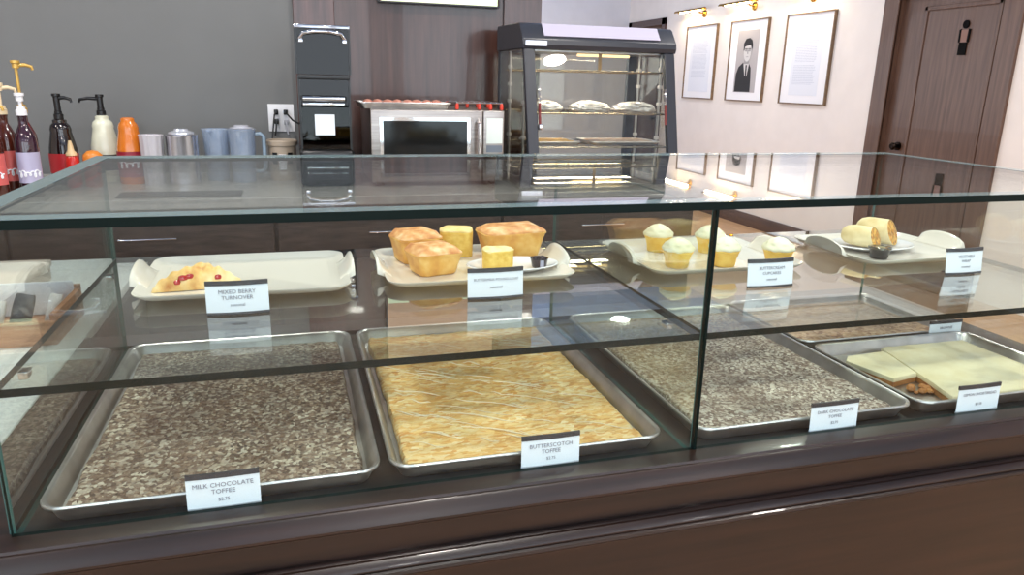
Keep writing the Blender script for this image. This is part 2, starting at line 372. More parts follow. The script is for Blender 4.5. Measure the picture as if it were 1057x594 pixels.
def bar_slab(name, poly, lab, seed):
    """iced bar: brown base layer and cream top cut to an outline"""
    cx = sum(p[0] for p in poly)/len(poly); cy = sum(p[1] for p in poly)/len(poly)
    t = thing(name, lab, 'cake bar', (cx, cy, DZ+.0035))
    P = [(x-cx, y-cy) for x, y in poly]
    obj('base_layer', M().prism(P, 0, .011, 'z'), CRB, t, smooth=0)
    m = M(); n = 14
    # icing as a fan of rings inside the outline so that the top can undulate
    Q = []
    for i in range(len(P)):
        a, b = P[i], P[(i+1) % len(P)]
        for k in range(n): Q.append((a[0]+(b[0]-a[0])*k/n, a[1]+(b[1]-a[1])*k/n))
    rs = []
    for s, z in ((1.003, .0112), (1.003, .016), (.985, .0195), (.9, .0205), (.7, .0205), (.45, .0205), (.2, .0205), (.02, .0205)):
        rs.append([(x*s, y*s, z+(.0014*noise.noise(Vector((x*s*40, y*s*40, seed))) if z > .0115 else 0)) for x, y in Q])
    m.rings(rs); obj('icing', m, CR, t, smooth=50)
    return t
bar_slab('iced_bar', [(1.865,.045),(2.175,.045),(2.175,.315),(1.95,.315),(1.935,.31),(1.90,.175)], 'large cream iced bar slab filling most of the right half pan', 4)
bar_slab('iced_bar', [(1.795,.26),(1.82,.285),(1.925,.293),(1.895,.165),(1.822,.150)], 'small cut piece of cream iced bar beside the large slab', 8)
cb = M()
for k in range(9):
    x, y = 1.835+random.random()*.05, .105+random.random()*.035; r = random.uniform(.004,.010)
    cb.lathe([(r*.6,0),(r,r*.5),(r*.7,r),(r*.1,r*1.2)], (x-1.86, y-.12, 0), 7)
tag(obj('crumbs', cb, CRB, None, (1.86,.12,DZ+.003)), 'brown crumbs left on the pan in front of the small iced piece', 'crumbs', None, 'stuff')

# ------------------------------------------------------------------ serving trays on the shelf
SZ = 1.0205
def tray(x0, x1, y0, y1, lab):
    w, d = x1-x0, y1-y0
    t = thing('serving_tray', lab, 'tray', ((x0+x1)/2, (y0+y1)/2, SZ), 0, 'white ceramic trays on the glass shelf')
    b = M()
    b.rings([rrect(w-.06, d-.06, .02, 0), rrect(w-.02, d-.02, .03, .006), rrect(w, d, .035, .014), rrect(w+.001, d+.001, .035, .0165), rrect(w-.006, d-.006, .033, .0165), rrect(w-.03, d-.03, .026, .0085), rrect(w-.065, d-.065, .018, .005)])
    obj('tray_body', b, CERAMIC, t, smooth=60)
    for s in (-1, 1):     # scrolled end handles
        prof = [(-.012,.0095),(-.003,.018),(.004,.028),(.0085,.0375),(.011,.042),(.0145,.0435),(.0165,.0415),(.0145,.0375),(.0095,.027),(.003,.012),(-.004,.0065)]
        hh = M(); rs = []
        N = 14
        for k in range(N+1):
            v = k/N; y = (v-.5)*.15; e = math.sin(PI*v)**.45 if 0 < v < 1 else 0
            rs.append([(s*(w/2-.004+px), y*(.9+.1*e), .008+(pz-.008)*(.2+.8*e)) for px, pz in prof])
        hh.rings(rs)
        obj('handle', hh, CERAMIC, t, smooth=60)
    return t
trays = [tray(.378, .748, .335, .64, 'white ceramic tray holding only one turnover, leftmost on the shelf'),
         tray(.815, 1.19, .335, .64, 'white ceramic tray loaded with golden loaf cakes'),
         tray(1.352, 1.715, .32, .63, 'white ceramic tray carrying yellow frosted cupcakes'),
         tray(1.868, 2.200, .31, .60, 'white ceramic tray with the sandwich plate, rightmost on the shelf')]
TZ = SZ+.0055
CRUST = noisy('golden_crust', [(.3,(206,140,62)),(.5,(226,170,84)),(.72,(240,204,128))], (1,1,1), 24, 5, .5, .2)
CRUST_TOP = noisy('browned_top', [(.3,(190,112,56)),(.5,(222,160,98)),(.7,(242,212,166))], (1,1,1), 38, 6, .5, .4)
CRUMB = noisy('yellow_crumb', [(.3,(222,178,72)),(.7,(240,208,112))], (1,1,1), 90, 4, .7, .5)
def loaf(name, lab, loc, L, W, H, rz, cut=False, top=None, dome=.012, grp=None):
    t = thing(name, lab, 'cake', loc, rz, grp)
    b = M(); rs = []
    for s, z in ((.74,.0),(.80,.003),(.86,H*.35),(.95,H*.7),(1.0,H*.86),(1.03,H*.9),(1.0,H*.94)):
        r = [(x+.0015*noise.noise(Vector((x*60,y*60,z*60))), y+.0015*noise.noise(Vector((y*60,x*60,z*50))), zz) for x, y, zz in rrect(L*s if not cut else L*(.96+.04*s), W*s, .016*s, z, 0, 0, 5)]
        rs.append(r)
    b.rings(rs); obj('cake_body', b, CRUMB if cut else CRUST, t, smooth=70)
    c = M(); rs = []
    for s, z in ((1.0,H*.93),(1.015,H*.955),(.96,H*1.0),(.8,H*1.0+dome*.6),(.5,H+dome),(.2,H+dome*.9),(.02,H+dome*.85)):
        rs.append([(x, y, zz+.005*noise.noise(Vector((x*45+loc[0]*9, y*45, 2)))*(0 if s > 1 else 1)) for x, y, zz in rrect(L*s, W*s, .016*s, z, 0, 0, 5)])
    c.rings(rs); obj('browned_top', c, top or CRUST_TOP, t, smooth=70)
    return t
loaf('loaf_cake', 'golden mini loaf cake at front left of its tray', (.918,.452,TZ), .098, .088, .047, .25, grp=None)
loaf('loaf_cake', 'golden mini loaf cake tucked behind the front left loaf', (.900,.560,TZ), .096, .085, .056, .25)
loaf('loaf_cake', 'large golden loaf cake with a browned top at the tray back', (1.112,.560,TZ), .142, .085, .062, .12, dome=.01)
loaf('cake_piece', 'plain yellow cut cake block between the loaf cakes', (.995,.590,TZ), .072, .062, .06, -.2, True, noisy('pale_top',[(.3,(232,196,110)),(.7,(246,226,170))],(1,1,1),40,4,.6,.2), .002)
# oval plate with a slice and a dark cup on the loaf tray
PLATE = mat('white_plate_glaze', (236,236,240), .15, 0, .5, .5)
def plate(lab, loc, rx, ry, rz=0.):
    p = M().lathe([(.55,0),(.60,.002),(.80,.006),(.97,.0115),(1.0,.0125),(.985,.0145),(.93,.0135),(.78,.0085),(.58,.005),(.02,.0045)], (0,0,0), 48)
    p.v = [(x*rx, y*ry, z) for x, y, z in p.v]
    return tag(obj('oval_plate', p, PLATE, None, loc, rz, 60), lab, 'plate')
plate('white oval plate under the cake slice on the loaf tray', (1.082,.438,TZ), .098, .058)
loaf('cake_slice', 'pale yellow cake slice lying on the small oval plate', (1.050,.440,TZ+.0058), .064, .042, .040, .05, True, noisy('sugared_top',[(.3,(236,208,126)),(.7,(248,234,190))],(1,1,1),50,4,.6,.3), .003)
db = thing('berry_cup', 'small dark cup of berry sauce at the plate edge', 'cup', (1.135,.425,TZ+.0062))
obj('cup', M().lathe([(.0135,0),(.0155,.002),(.0185,.019),(.0195,.0195),(.0175,.018),(.016,.012),(.002,.0115)], (0,0,0), 24), mat('dark_berry', (34,22,32), .2, 0, .5, .5), db)
obj('cup_band', M().prism([(-.004,.003),(.004,.003),(.004,.018),(-.004,.018)], -.0197, -.0175, 'y'), mat('silver_band', (160,160,180), .4), db)
bb = M()
for a, b in ((0,0),(.008,.004),(-.008,.003),(.002,-.008)):
    bb.lathe([(.001,.010),(.006,.012),(.0075,.017),(.005,.022),(.001,.0235)], (a,b,0), 12)
obj('berries', bb, mat('blueberry', (30,24,40), .35), db)
# turnover
tv = thing('fruit_turnover', 'flaky pastry turnover with red filling on the left tray', 'pastry', (.478,.445,TZ), .2)
def tov(u, v):
    # triangle with rounded edge, puffed in the middle
    A, B, C = (-.085,-.032), (.075,-.05), (.02,.075)
    p = (A[0]*(1-u)*(1-v)+B[0]*u*(1-v)+C[0]*v, A[1]*(1-u)*(1-v)+B[1]*u*(1-v)+C[1]*v)
    b1, b2, b3 = (1-u)*(1-v), u*(1-v), v
    e = min(b1, b2, b3)*3
    z = .006*min(1, e*12)+.030*(1-(1-min(1, e*1.3))**2)+.0018*math.sin((b1-b2)*26)*min(1, e*6)+.003*noise.noise(Vector((p[0]*70, p[1]*70, 1)))*min(1, e*6)
    return (p[0], p[1], max(z, .0005))
obj('pastry', M().grid(44, 44, tov), noisy('flaky_pastry', [(.3,(196,124,58)),(.48,(232,190,116)),(.7,(246,226,176))], (1,1,1), 26, 6, .5, .4), tv, smooth=80)
for (u, v, r) in ((.33,.07,.0085),(.40,.10,.007),(.27,.05,.006),(.72,.06,.006)):
    x, y, z = tov(u, v); jm = M()
    jm.lathe([(r*.9,-.003),(r,.001),(r*.8,.004),(r*.1,.0055)], (x,y,z), 12, sy=.7)
    obj('jam', jm, mat('red_jam', (176,34,40), .15, 0, .5, .5), tv)
# cupcakes
FROST = noisy('pale_frosting', [(.3,(234,231,200)),(.7,(246,245,224))], (1,1,1), 30, 3, .5, .2)
def cupcake_mesh():
    c = M().lathe([(.0225,0),(.0245,.002),(.0265,.018),(.0305,.030),(.0325,.034),(.031,.037)], (0,0,0), 36)
    f = M(); rs = []; n = 36
    for s, z in ((.0305,.0355),(.034,.038),(.0345,.0415),(.032,.046),(.0275,.0495),(.0275,.051),(.0215,.055),(.0195,.057),(.012,.0605),(.004,.063),(.0006,.064)):
        rs.append([((s+.0016*math.sin(7*a+z*420)*(s/.03))*math.cos(a), (s+.0016*math.sin(7*a+z*420)*(s/.03))*math.sin(a), z+.0018*noise.noise(Vector((math.cos(a)*3, math.sin(a)*3, z*120)))) for a in (2*PI*j/n for j in range(n))])
    f.rings(rs); return c, f
cm, fmh = cupcake_mesh()
c0 = thing('cupcake', 'frosted yellow cupcake, front left one, seen through the glass divider', 'cupcake', (1.437,.395,TZ), 0, 'frosted cupcakes on the tray')
obj('cake', cm, noisy('cupcake_sponge', [(.3,(224,172,66)),(.7,(240,206,110))], (1,1,1), 40, 5, .6, .3), c0); obj('frosting', fmh, FROST, c0, smooth=80)
for loc, lab in (((1.468,.545,TZ), 'frosted yellow cupcake at the back left corner of the tray'),
                 ((1.583,.51,TZ), 'frosted yellow cupcake at back, right behind the pane seam'),
                 ((1.545,.385,TZ), 'frosted yellow cupcake in front, left of the price card'),
                 ((1.662,.36,TZ), 'frosted yellow cupcake at right end, beside the tray handle')):
    dup(c0, loc, lab, rz=random.random()*3)
# wrap halves on a plate, sauce cup
WR = noisy('wrap_tortilla', [(.3,(206,182,126)),(.6,(232,216,170)),(.8,(240,228,190))], (1,1,1), 22, 5, .6, .25)
FIL = flaky('wrap_filling', ((196,120,48),(214,150,70)), [(0,(150,84,34)),(.4,(214,150,60)),(.7,(232,190,100)),(1,(120,84,50))], 160, .5)
plate('white oval plate under the cut wrap on the rightmost tray', (2.012,.47,TZ), .105, .075)
def wrap(lab, loc, rz, L=.085, R=.026):
    t = thing('wrap_half', lab, 'sandwich', loc, rz)
    b = M(); rs = []
    for s, x in ((.15,-L/2),(.6,-L/2+.004),(.85,-L/2+.012),(1,-L/2+.028),(1.02,0),(1,L/2)):
        rs.append([(x-.35*R*math.cos(a)*(x/L+.5), R*s*1.12*math.sin(a)+.001*noise.noise(Vector((x*80, a*2, 0))), R+R*s*math.cos(a)*.95) for a in (2*PI*j/28 for j in range(28))])
    b.rings(rs, True, False); obj('tortilla', b, WR, t, smooth=70)
    f = M(); rs = []
    for s in (1, .93, .6, .3, .02):
        rs.append([(L/2-.35*R*math.cos(a)*s+(-.0012 if s > .95 else .002*noise.noise(Vector((s*9, a*2, 5)))), R*s*1.1*math.sin(a), R+R*s*math.cos(a)*.94) for a in (2*PI*j/28 for j in range(28))])
    f.rings(rs, False, True); obj('filling', f, FIL, t, smooth=60)
    return t
wrap('cut wrap half in front, its golden filling facing right', (1.972,.475,TZ+.0065), -1.05, .08)
wrap('cut wrap half behind, leaning over the front wrap half', (2.042,.503,TZ+.0065), -1.0, .085, .032)
sc = thing('sauce_cup', 'small black sauce cup with clear lid before the wrap plate', 'cup', (1.950,.378,TZ))
obj('cup', M().lathe([(.018,0),(.019,.001),(.0225,.022),(.0235,.023),(.021,.0225),(.0205,.004),(.002,.003)], (0,0,0), 28), BLACK, sc)
obj('lid', M().lathe([(.0245,.0225),(.0255,.0235),(.0255,.0265),(.024,.0275),(.019,.0275),(.018,.0262),(.001,.0262)], (0,0,0), 28), thin_glass('cup_lid_plastic', (205,210,212), .08), sc)

# ------------------------------------------------------------------ price cards
def price_card(lab, x0, x1, y, z, lines, lean=.10, bottom=False):
    w = x1-x0; H = .056
    t = thing('price_card', lab, 'price card', ((x0+x1)/2, y, z), 0, 'white price cards in the case')
    def sh(m): m.v = [(a, b+c*lean, c) for a, b, c in m.v]; return m
    c = M(); rs = []
    n = 12
    bow = .004 if bottom else .0015
    for yy in (0, .0006):
        pass
    fr = [((-.5+k/n)*w, -bow*math.sin(PI*k/n)) for k in range(n+1)]
    poly = fr+[(a, b+.0008) for a, b in reversed(fr)]
    c.prism(poly, .002, H-.002, 'z'); obj('card', sh(c), WHITE, t)
    k = M().prism([(a, b-.0012) for a, b in fr]+[(a, b+.0022) for a, b in reversed(fr)], H-.007, H+.0005, 'z')
    obj('top_clip', sh(k), CHAR, t)
    if bottom:
        k = M().prism([(a, b-.0012) for a, b in fr]+[(a, b+.0022) for a, b in reversed(fr)], 0, .004, 'z')
        obj('bottom_clip', sh(k), CHAR, t)
    else:
        k = M().prism([(a, b-.0006) for a, b in fr]+[(a, b+.0022) for a, b in reversed(fr)], 0, .0055, 'z')
        obj('bottom_strip', sh(k), mat('clear_strip', (196,204,216), .3), t)
    obj('stand_foot', M().box(-w*.3, w*.3, 0, .0085 if not bottom else .03, 0, .0012), CHAR, t)
    for body, zz, sz in lines:
        text('lettering', body, sz, (0, -bow-.0004+zz*lean-.0003, zz), t, INK, (PI/2-math.atan(lean), 0, 0))
    return t
CZ = DZ+.0065
def L3(a, b, c, s=.0095): return [(a, .0385, s), (b, .0285, s), (c, .0165, .007)]
price_card('price card reading milk chocolate toffee', .490, .587, .0075, CZ, L3('MILK CHOCOLATE', 'TOFFEE', '$2.75'), .04)
price_card('price card standing before the butterscotch toffee pan', .975, 1.072, .0075, CZ, L3('BUTTERSCOTCH', 'TOFFEE', '$2.75'), .04)
price_card('price card before the white flecked toffee pan', 1.508, 1.608, .0075, CZ, L3('DARK CHOCOLATE', 'TOFFEE', '$2.75', .0085), .04)
price_card('price card standing before the cream iced bars', 1.835, 1.935, .0075, CZ, [('LEMON SHORTBREAD', .038, .008), ('$2.50', .018, .007)], .04)
price_card('price card on the case floor under the shelf, before the brown bake', 2.120, 2.218, .360, DZ+.001, [('BROWNIE', .038, .0085), ('$2.50', .022, .007)], .03)
price_card('price card in front of the turnover on the shelf', .508, .606, .262, SZ, L3('MIXED BERRY', 'TURNOVER', 'seasonal'), .05, True)
price_card('price card in front of the loaf cake tray', .946, 1.050, .262, SZ, [('BUTTERMILK POUND LOAF', .036, .0068), ('seasonal', .022, .007)], .05, True)
price_card('price card in front of the cupcake tray', 1.500, 1.604, .225, SZ, L3('BUTTERCREAM', 'CUPCAKES', 'seasonal', .0085), .12, True)
price_card('price card before the wrap tray at right end of shelf', 1.995, 2.094, .232, SZ, L3('VEGETABLE', 'WRAP', 'seasonal', .0085), .12, True)

# ------------------------------------------------------------------ back counter and what stands on it
BZ = .95
bc = thing('back_counter', 'long dark fronted back counter with a pale grey worktop', 'counter', (0,0,0))
BTOP = noisy('pale_laminate', [(.3,(150,148,142)),(.7,(176,174,166))], (1,1,1), 30, 5, .35, .03)
BFRONT = noisy('dark_streaked_laminate', [(.3,(40,33,31)),(.7,(70,59,55))], (3,20,20), 4, 6, .35, .05)
obj('worktop', M().box(-2.2, 2.44, 1.985, 2.828, .912, BZ), BTOP, bc, bev=.004)
obj('carcass', M().box(-2.19, 2.42, 2.03, 2.828, 0, .912), BFRONT, bc)
for k in range(5):
    x0 = -2.18+k*.92
    f = obj('drawer_front', M().box(x0+.006, x0+.912, 2.008, 2.0298, .70, .905), BFRONT, bc, bev=.003)
    obj('door', M().box(x0+.006, x0+.912, 2.008, 2.0298, .09, .69), BFRONT, bc, bev=.003)
    obj('drawer_pull', M().tube([(x0+.36,2.008,.80),(x0+.36,1.99,.80),(x0+.56,1.99,.80),(x0+.56,2.008,.80)], .004), CHROME, f)
tag(obj('bar_mat', M().box(0.02, .46, 2.03, 2.15, BZ+.0005, BZ+.008, .003), mat('black_rubber', (34,36,36), .7)), 'long black rubber mat on the back counter before the pitchers', 'mat')
# --- syrup and sauce bottles
GOLD = mat('gold_plastic', (206,166,84), .3, .3)
WPL = mat('white_plastic', (232,232,236), .35)
RED = mat('red_label', (176,36,44), .4)
def pump(parent, z, h, m, spout=.055, ang=PI, r=.0055):
    p = M().lathe([(.018,0),(.018,.018),(.014,.022),(.014,.03),(r,.032),(r,h-.03),(.012,h-.028),(.012,h-.012),(.016,h-.010),(.016,h),(.003,h+.001)], (0,0,z), 18)
    o = obj('pump', p, m, parent)
    c, s = math.cos(ang), math.sin(ang)
    obj('spout', M().tube([(0,0,z+h-.018),(c*spout*.6,s*spout*.6,z+h-.016),(c*spout,s*spout,z+h-.022),(c*spout*1.05,s*spout*1.05,z+h-.034)], [.008,.007,.006,.005]), m, o)
def syrup(lab, loc, liquid, pm, h, ang, lm, mark=True):
    t = thing('syrup_bottle', lab, 'bottle', loc, random.random()*.3, 'pump syrup bottles')
    R = .037
    obj('bottle', M().lathe([(R*.9,0),(R,.006),(R,.19),(R*.93,.215),(R*.55,.25),(.0145,.262),(.0145,.285),(.016,.287),(.016,.295),(.004,.2955)], (0,0,0), 28), mat(*liquid), t)
    lb = M(); n = 20
    a0, a1 = -PI*.98, -PI*.02
    for z0, z1, mm in ((.085,.15,0), (.055,.0835,1)):
        pass
    lb.rings([[((R+.0008)*math.cos(a0+(a1-a0)*k/n), (R+.0008)*math.sin(a0+(a1-a0)*k/n), z) for k in range(n+1)] for z in (.055,.165)], False, False, False)
    o = obj('label_wrap', lb, lm, t)
    if mark:
        wv = M().tube([((R+.0012)*math.cos(a+.16*math.sin(k*.63)), (R+.0012)*math.sin(a+.16*math.sin(k*.63)), .088+(.009+.004*math.sin(k*.21))*math.cos(k*.63)) for k, a in enumerate([(-PI*.82+PI*.64*k/50) for k in range(51)])], .0026, 6)
        obj('label_mark', wv, WPL, o)
    pump(t, .294, h-.294, pm, .05, ang)
    return t
AMB = ('amber_syrup', (74,30,20), .08, 0, .5, .6); REDS = ('red_syrup', (96,20,22), .08, 0, .5, .6); CLR = ('plum_syrup', (52,26,40), .08, 0, .5, .6)
PINK = mat('pink_label', (206,96,92), .4); BLU = mat('pale_blue_label', (176,170,196), .4)
syrup('syrup bottle with the tallest gold pump, back of the left cluster', (-.318,2.30,BZ), REDS, GOLD, .485, .3, RED)
syrup('syrup bottle with a cream pump and red cap at far left', (-.350,2.185,BZ), AMB, mat('cream_pump',(226,206,170),.35), .405, .4, PINK)
syrup('syrup bottle with short gold pump cut by the left photo edge', (-.362,2.065,BZ), AMB, GOLD, .345, .2, PINK)
syrup('syrup bottle with a white pump and pale label, front right of cluster', (-.268,2.12,BZ), CLR, WPL, .372, PI*.5, BLU)
def jug(name, lab, loc, R, H, bm_, lm=None, lz=None, grp=None, neck=.018):
    t = thing(name, lab, 'bottle', loc)
    obj('bottle', M().lathe([(R*.92,0),(R,.008),(R,H*.42),(R*.96,H*.55),(R*.80,H*.72),(R*.72,H*.80),(R*.74,H*.84),(R*.66,H*.90),(neck+.008,H*.94),(neck+.008,H*.985),(neck,H),(.004,H)], (0,0,0), 32), bm_, t)
    if lm:
        n = 24
        obj('label_wrap', M().rings([[((R+.0012)*math.cos(a), (R+.0012)*math.sin(a), z) for a in (-PI+PI*k/n for k in range(n+1))] for z in lz], False, False, False), lm, t)
    return t
e = jug('sauce_bottle', 'dark chocolate sauce bottle with black pump and red label', (-.250,2.50,BZ), .054, .262, mat('dark_chocolate', (26,16,16), .12, 0, .5, .6), RED, (.045,.125)); pump(e, .262, .10, BLACK, .05, 0, .012)
e = jug('sauce_bottle', 'white sauce bottle with a black pump, between dark and orange', (-.104,2.555,BZ), .056, .275, mat('white_chocolate', (222,222,200), .2, 0, .5, .4), mat('dark_label', (50,44,44), .4), (.05,.115)); pump(e, .275, .085, BLACK, .075, PI, .012)
e = jug('sauce_bottle', 'orange caramel sauce bottle without pump, beside the clear cups', (.008,2.47,BZ), .053, .272, mat('caramel', (210,116,34), .2, 0, .5, .4), mat('crimson_label', (140,28,48), .4), (.03,.135))
wv = M().tube([(.0555*math.cos(a+.13*math.sin(k*.63)), .0555*math.sin(a+.13*math.sin(k*.63)), .082+(.011+.004*math.sin(k*.21))*math.cos(k*.63)) for k, a in enumerate([(-PI*.75+PI*.5*k/40) for k in range(41)])], .003, 6); obj('label_mark', wv, WPL, e)
t = thing('squeeze_bottle', 'small red squeeze bottle with a cream tip', 'bottle', (-.190,2.37,BZ))
obj('body', M().lathe([(.024,0),(.027,.004),(.027,.095),(.022,.118),(.016,.126)], (0,0,0), 24), mat('red_squeeze', (200,40,34), .3), t)
obj('cap', M().lathe([(.020,.126),(.020,.136),(.012,.146),(.009,.168),(.005,.185),(.001,.185)], (0,0,0), 20), mat('cream_cap', (226,196,150), .35), t)
t = thing('jar', 'short jar with orange lid before the white sauce bottle', 'jar', (-.118,2.385,BZ))
obj('body', M().lathe([(.034,0),(.037,.004),(.037,.095),(.033,.102)], (0,0,0), 24), mat('red_jar', (190,60,46), .3), t)
obj('lid', M().lathe([(.036,.102),(.037,.105),(.035,.127),(.02,.142),(.001,.146)], (0,0,0), 24), mat('orange_lid', (216,130,50), .35), t)
# --- clear ridged cup, steel canister, lids, pitchers
PLAS = milky('clear_plastic_ware', (204,216,232), .26)
PLASW = milky('frosted_plastic_ware', (216,216,226), .6)
def vessel(prof_out, t, n=36, ridge=0., c=(0,0,0)):
    inn = [(max(r-.0025, .001), max(z, .003)) for r, z in reversed(prof_out)]+[(.001, .003)]
    m = M(); m.rings([[((r+ridge*math.cos(a*12))*math.cos(a)+c[0], (r+ridge*math.cos(a*12))*math.sin(a)+c[1], z+c[2]) for a in (2*PI*j/n for j in range(n))] for r, z in prof_out+inn]); return m
t = tag(obj('ridged_cup', vessel([(.036,0),(.038,.003),(.046,.20),(.048,.204),(.046,.206)], None, 72, .0012), mat('milky_ridged_plastic', (206,202,208), .2, 0, .5, .4), None, (.098,2.42,BZ)), 'milky ridged plastic cup between orange bottle and steel canister', 'cup')
t = thing('steel_canister', 'shiny round steel canister beside the ridged cup', 'canister', (.213,2.44,BZ))
obj('body', M().lathe([(.06,0),(.063,.003),(.063,.196),(.0645,.199),(.0645,.203),(.058,.204),(.002,.204)], (0,0,0), 40), mat('polished_steel', (232,230,238), .24, 1.), t)
lid = M().lathe([(.05,0),(.052,.003),(.05,.010),(.03,.016),(.026,.024),(.002,.025)], (0,0,0), 32)
t = tag(obj('stack_lid', lid, mat('clear_lid_grey', (200,204,214), .12, .4), None, (.213,2.44,BZ+.2045)), 'round metallic lid resting on the steel canister', 'lid')
t = thing('blender_pitcher', 'clear plastic pitcher without visible handle, next to the canister', 'pitcher', (.340,2.53,BZ), 1.2)
obj('jar', vessel([(.044,0),(.046,.004),(.056,.21),(.060,.222),(.058,.224)], None, 40), PLAS, t)
obj('pour_lip', M().tube([(-.05,-.005,.196),(-.062,-.006,.214),(-.070,-.006,.222)], [.004,.008,.010]), PLAS, t)
t = thing('blender_pitcher', 'clear plastic pitcher with a squared handle, left of the outlet', 'pitcher', (.452,2.46,BZ))
obj('jar', vessel([(.046,0),(.048,.004),(.056,.215),(.059,.226),(.057,.228)], None, 40), PLAS, t)
obj('handle', M().tube([(.054,0,.205),(.075,0,.208),(.089,0,.196),(.090,0,.06),(.078,0,.045),(.047,0,.045)], .0085, 12), mat('blue_grey_plastic', (140,160,178), .25), t)
obj('lid', M().lathe([(.050,.2285),(.052,.232),(.03,.238),(.03,.244),(.002,.245)], (0,0,0), 30), PLASW, t)
t = thing('utensil_crock', 'beige round crock with dark slots under the wall outlet', 'crock', (.615,2.52,BZ))
obj('body', M().lathe([(.055,0),(.058,.004),(.060,.15),(.066,.155),(.067,.172),(.062,.178),(.058,.176),(.055,.12),(.002,.12)], (0,0,0), 36), mat('beige_stoneware', (176,160,142), .35), t)
for a in (-.55, .55): obj('slot', M().box(-.011, .011, -.0025, .001, .075, .125), BLACK, t, (.0605*math.sin(a), -.0605*math.cos(a), 0), a)
obj('tag', M().box(-.016, .016, -.0025, .001, .05, .118), WPL, t, (0,-.0605,0))
# --- outlet with plugs
ol = thing('wall_outlet', 'white double outlet plate with dark plugs on the grey wall', 'outlet', (.615,2.8595,1.205))
obj('cover_plate', M().box(-.06, .06, -.006, 0, -.065, .065, .002), WPL, ol)
for (a, b, m) in ((-.022,.028,BLACK), (.022,.028,BLACK), (-.022,-.016,BLACK), (.022,-.020,mat('grey_plug',(150,152,160),.4))):
    p = obj('plug', M().box(a-.010, a+.010, -.034, -.0062, b-.012, b+.012, .003), m, ol)
    end = {(-.022,.028): (-.075,-.10,-.245), (.022,.028): (.085,-.16,-.02), (-.022,-.016): (-.03,-.12,-.075), (.022,-.020): (.03,-.1,-.075)}[(a, b)]
    obj('cord', M().tube([(a,-.034,b),(a+(end[0]-a)*.15,-.055,b-.01),((a+end[0])/2,(end[1]-.034)/2-.02,(b+end[2])/2-.01),end], .004, 8), m, p)
# --- tall blender in a smoky sound enclosure
SMOKE = thin_glass('smoky_plastic', (120,112,116), .03, .8, .02)
t = thing('enclosed_blender', 'tall black blender with smoky sound enclosure and paper note', 'blender', (.80,2.38,BZ))
obj('base', M().box(-.112, .112, -.12, .13, .004, .155, .018), BLACK, t)
obj('foot_pad', M().box(-.09, .09, -.10, .11, 0, .0045), CHAR, t)
pn = obj('control_panel', M().box(-.085, .085, -.1235, -.119, .03, .14, .002), CHAR, t)
obj('control_dial', M().box(-.036, .034, -.128, -.1236, .105, .128, .002), mat('silver_trim', (200,204,220), .2, .8), pn)
obj('badge_strip', M().box(-.085, .085, -.127, -.1236, .074, .084, .001), CHROME, pn)
def shell(name, x0, x1, y0, y1, z0, z1, top=True):
    m = M(); th = .004
    m.box(x0, x1, y0, y0+th, z0, z1).box(x0, x1, y1-th, y1, z0, z1).box(x0, x0+th, y0+th, y1-th, z0, z1).box(x1-th, x1, y0+th, y1-th, z0, z1)
    if top: m.box(x0+th, x1-th, y0+th, y1-th, z1-th, z1)
    return m
hd_ = obj('lower_hood', shell('h', -.105, .105, -.10, .115, .156, .455), SMOKE, t, smooth=0)
for x in (-.105, .097): obj('hood_post', M().box(x, x+.008, -.104, -.096, .156, .455), BLACK, hd_)
obj('hood_rail', M().box(-.105, .105, -.105, -.098, .440, .460, .003), BLACK, t)
obj('door_handle', M().tube([(-.088,-.104,.365),(-.088,-.122,.365),(.078,-.122,.365),(.078,-.104,.365)], .011, 12), CHROME, t)
obj('door_handle', M().box(-.09, .08, -.109, -.1005, .335, .348, .003), CHROME, t)
obj('paper_note', M().box(-.045, .036, -.1025, -.1012, .215, .300), WHITE, t)
obj('blender_jar', M().lathe([(.06,.157),(.062,.165),(.052,.18),(.056,.2),(.075,.36),(.078,.372),(.002,.373)], (0,0,0), 24), mat('smoky_jar', (40,38,42), .15), t)
lidp = obj('raised_lid', shell('h', -.110, .110, -.08, .10, .461, .652), SMOKE, t, smooth=0)
for x in (-.112, .104): obj('lid_post', M().box(x, x+.008, -.086, -.078, .461, .652), BLACK, lidp)
obj('lid_bar', M().tube([(-.09,-.084,.600),(-.075,-.095,.622),(-.03,-.102,.630),(.03,-.102,.630),(.075,-.095,.622),(.09,-.084,.600)], .009, 10), CHROME, lidp)
obj('lid_rim', M().box(-.112, .112, -.088, -.078, .640, .656, .003), mat('grey_chrome', (160,162,170), .15, .9), lidp)
for x in (-.095, .080): obj('hinge', M().box(x, x+.018, -.094, -.081, .585, .600, .002), CHROME, lidp)
# --- microwave
mw = thing('microwave', 'stainless steel commercial microwave oven on the back counter', 'microwave', (1.2725,2.24,BZ))
ax, bx = -.2925, .2925
obj('body', M().box(ax, bx, .012, .43, .015, .327, .006), STEEL, mw)
def frame(m, x0, x1, z0, z1, t, y0, y1):
    return m.box(x0, x1, y0, y1, z0, z0+t).box(x0, x1, y0, y1, z1-t, z1).box(x0, x0+t, y0, y1, z0+t, z1-t).box(x1-t, x1, y0, y1, z0+t, z1-t)
dr = obj('door', M().box(ax, .195, -.006, .0115, .018, .325, .005), STEEL, mw)
obj('window_trim', frame(M(), -.2545, .1385, .043, .293, .014, -.0085, -.0055), CHROME, dr)
obj('window', M().box(-.2405, .1245, -.0072, -.0055, .057, .279), mat('dark_oven_glass', (14,17,19), .08, 0, .35), dr)
obj('handle', M().tube([(.175,-.006,.06),(.175,-.035,.07),(.175,-.035,.27),(.175,-.006,.28)], .0095, 12), CHROME, dr)
cp = obj('control_panel', M().box(.197, bx, -.006, .0115, .018, .325, .005), STEEL, mw)
obj('keypad', M().box(.212, .284, -.0075, -.0055, .183, .293), mat('pale_keypad', (226,236,230), .35), cp)
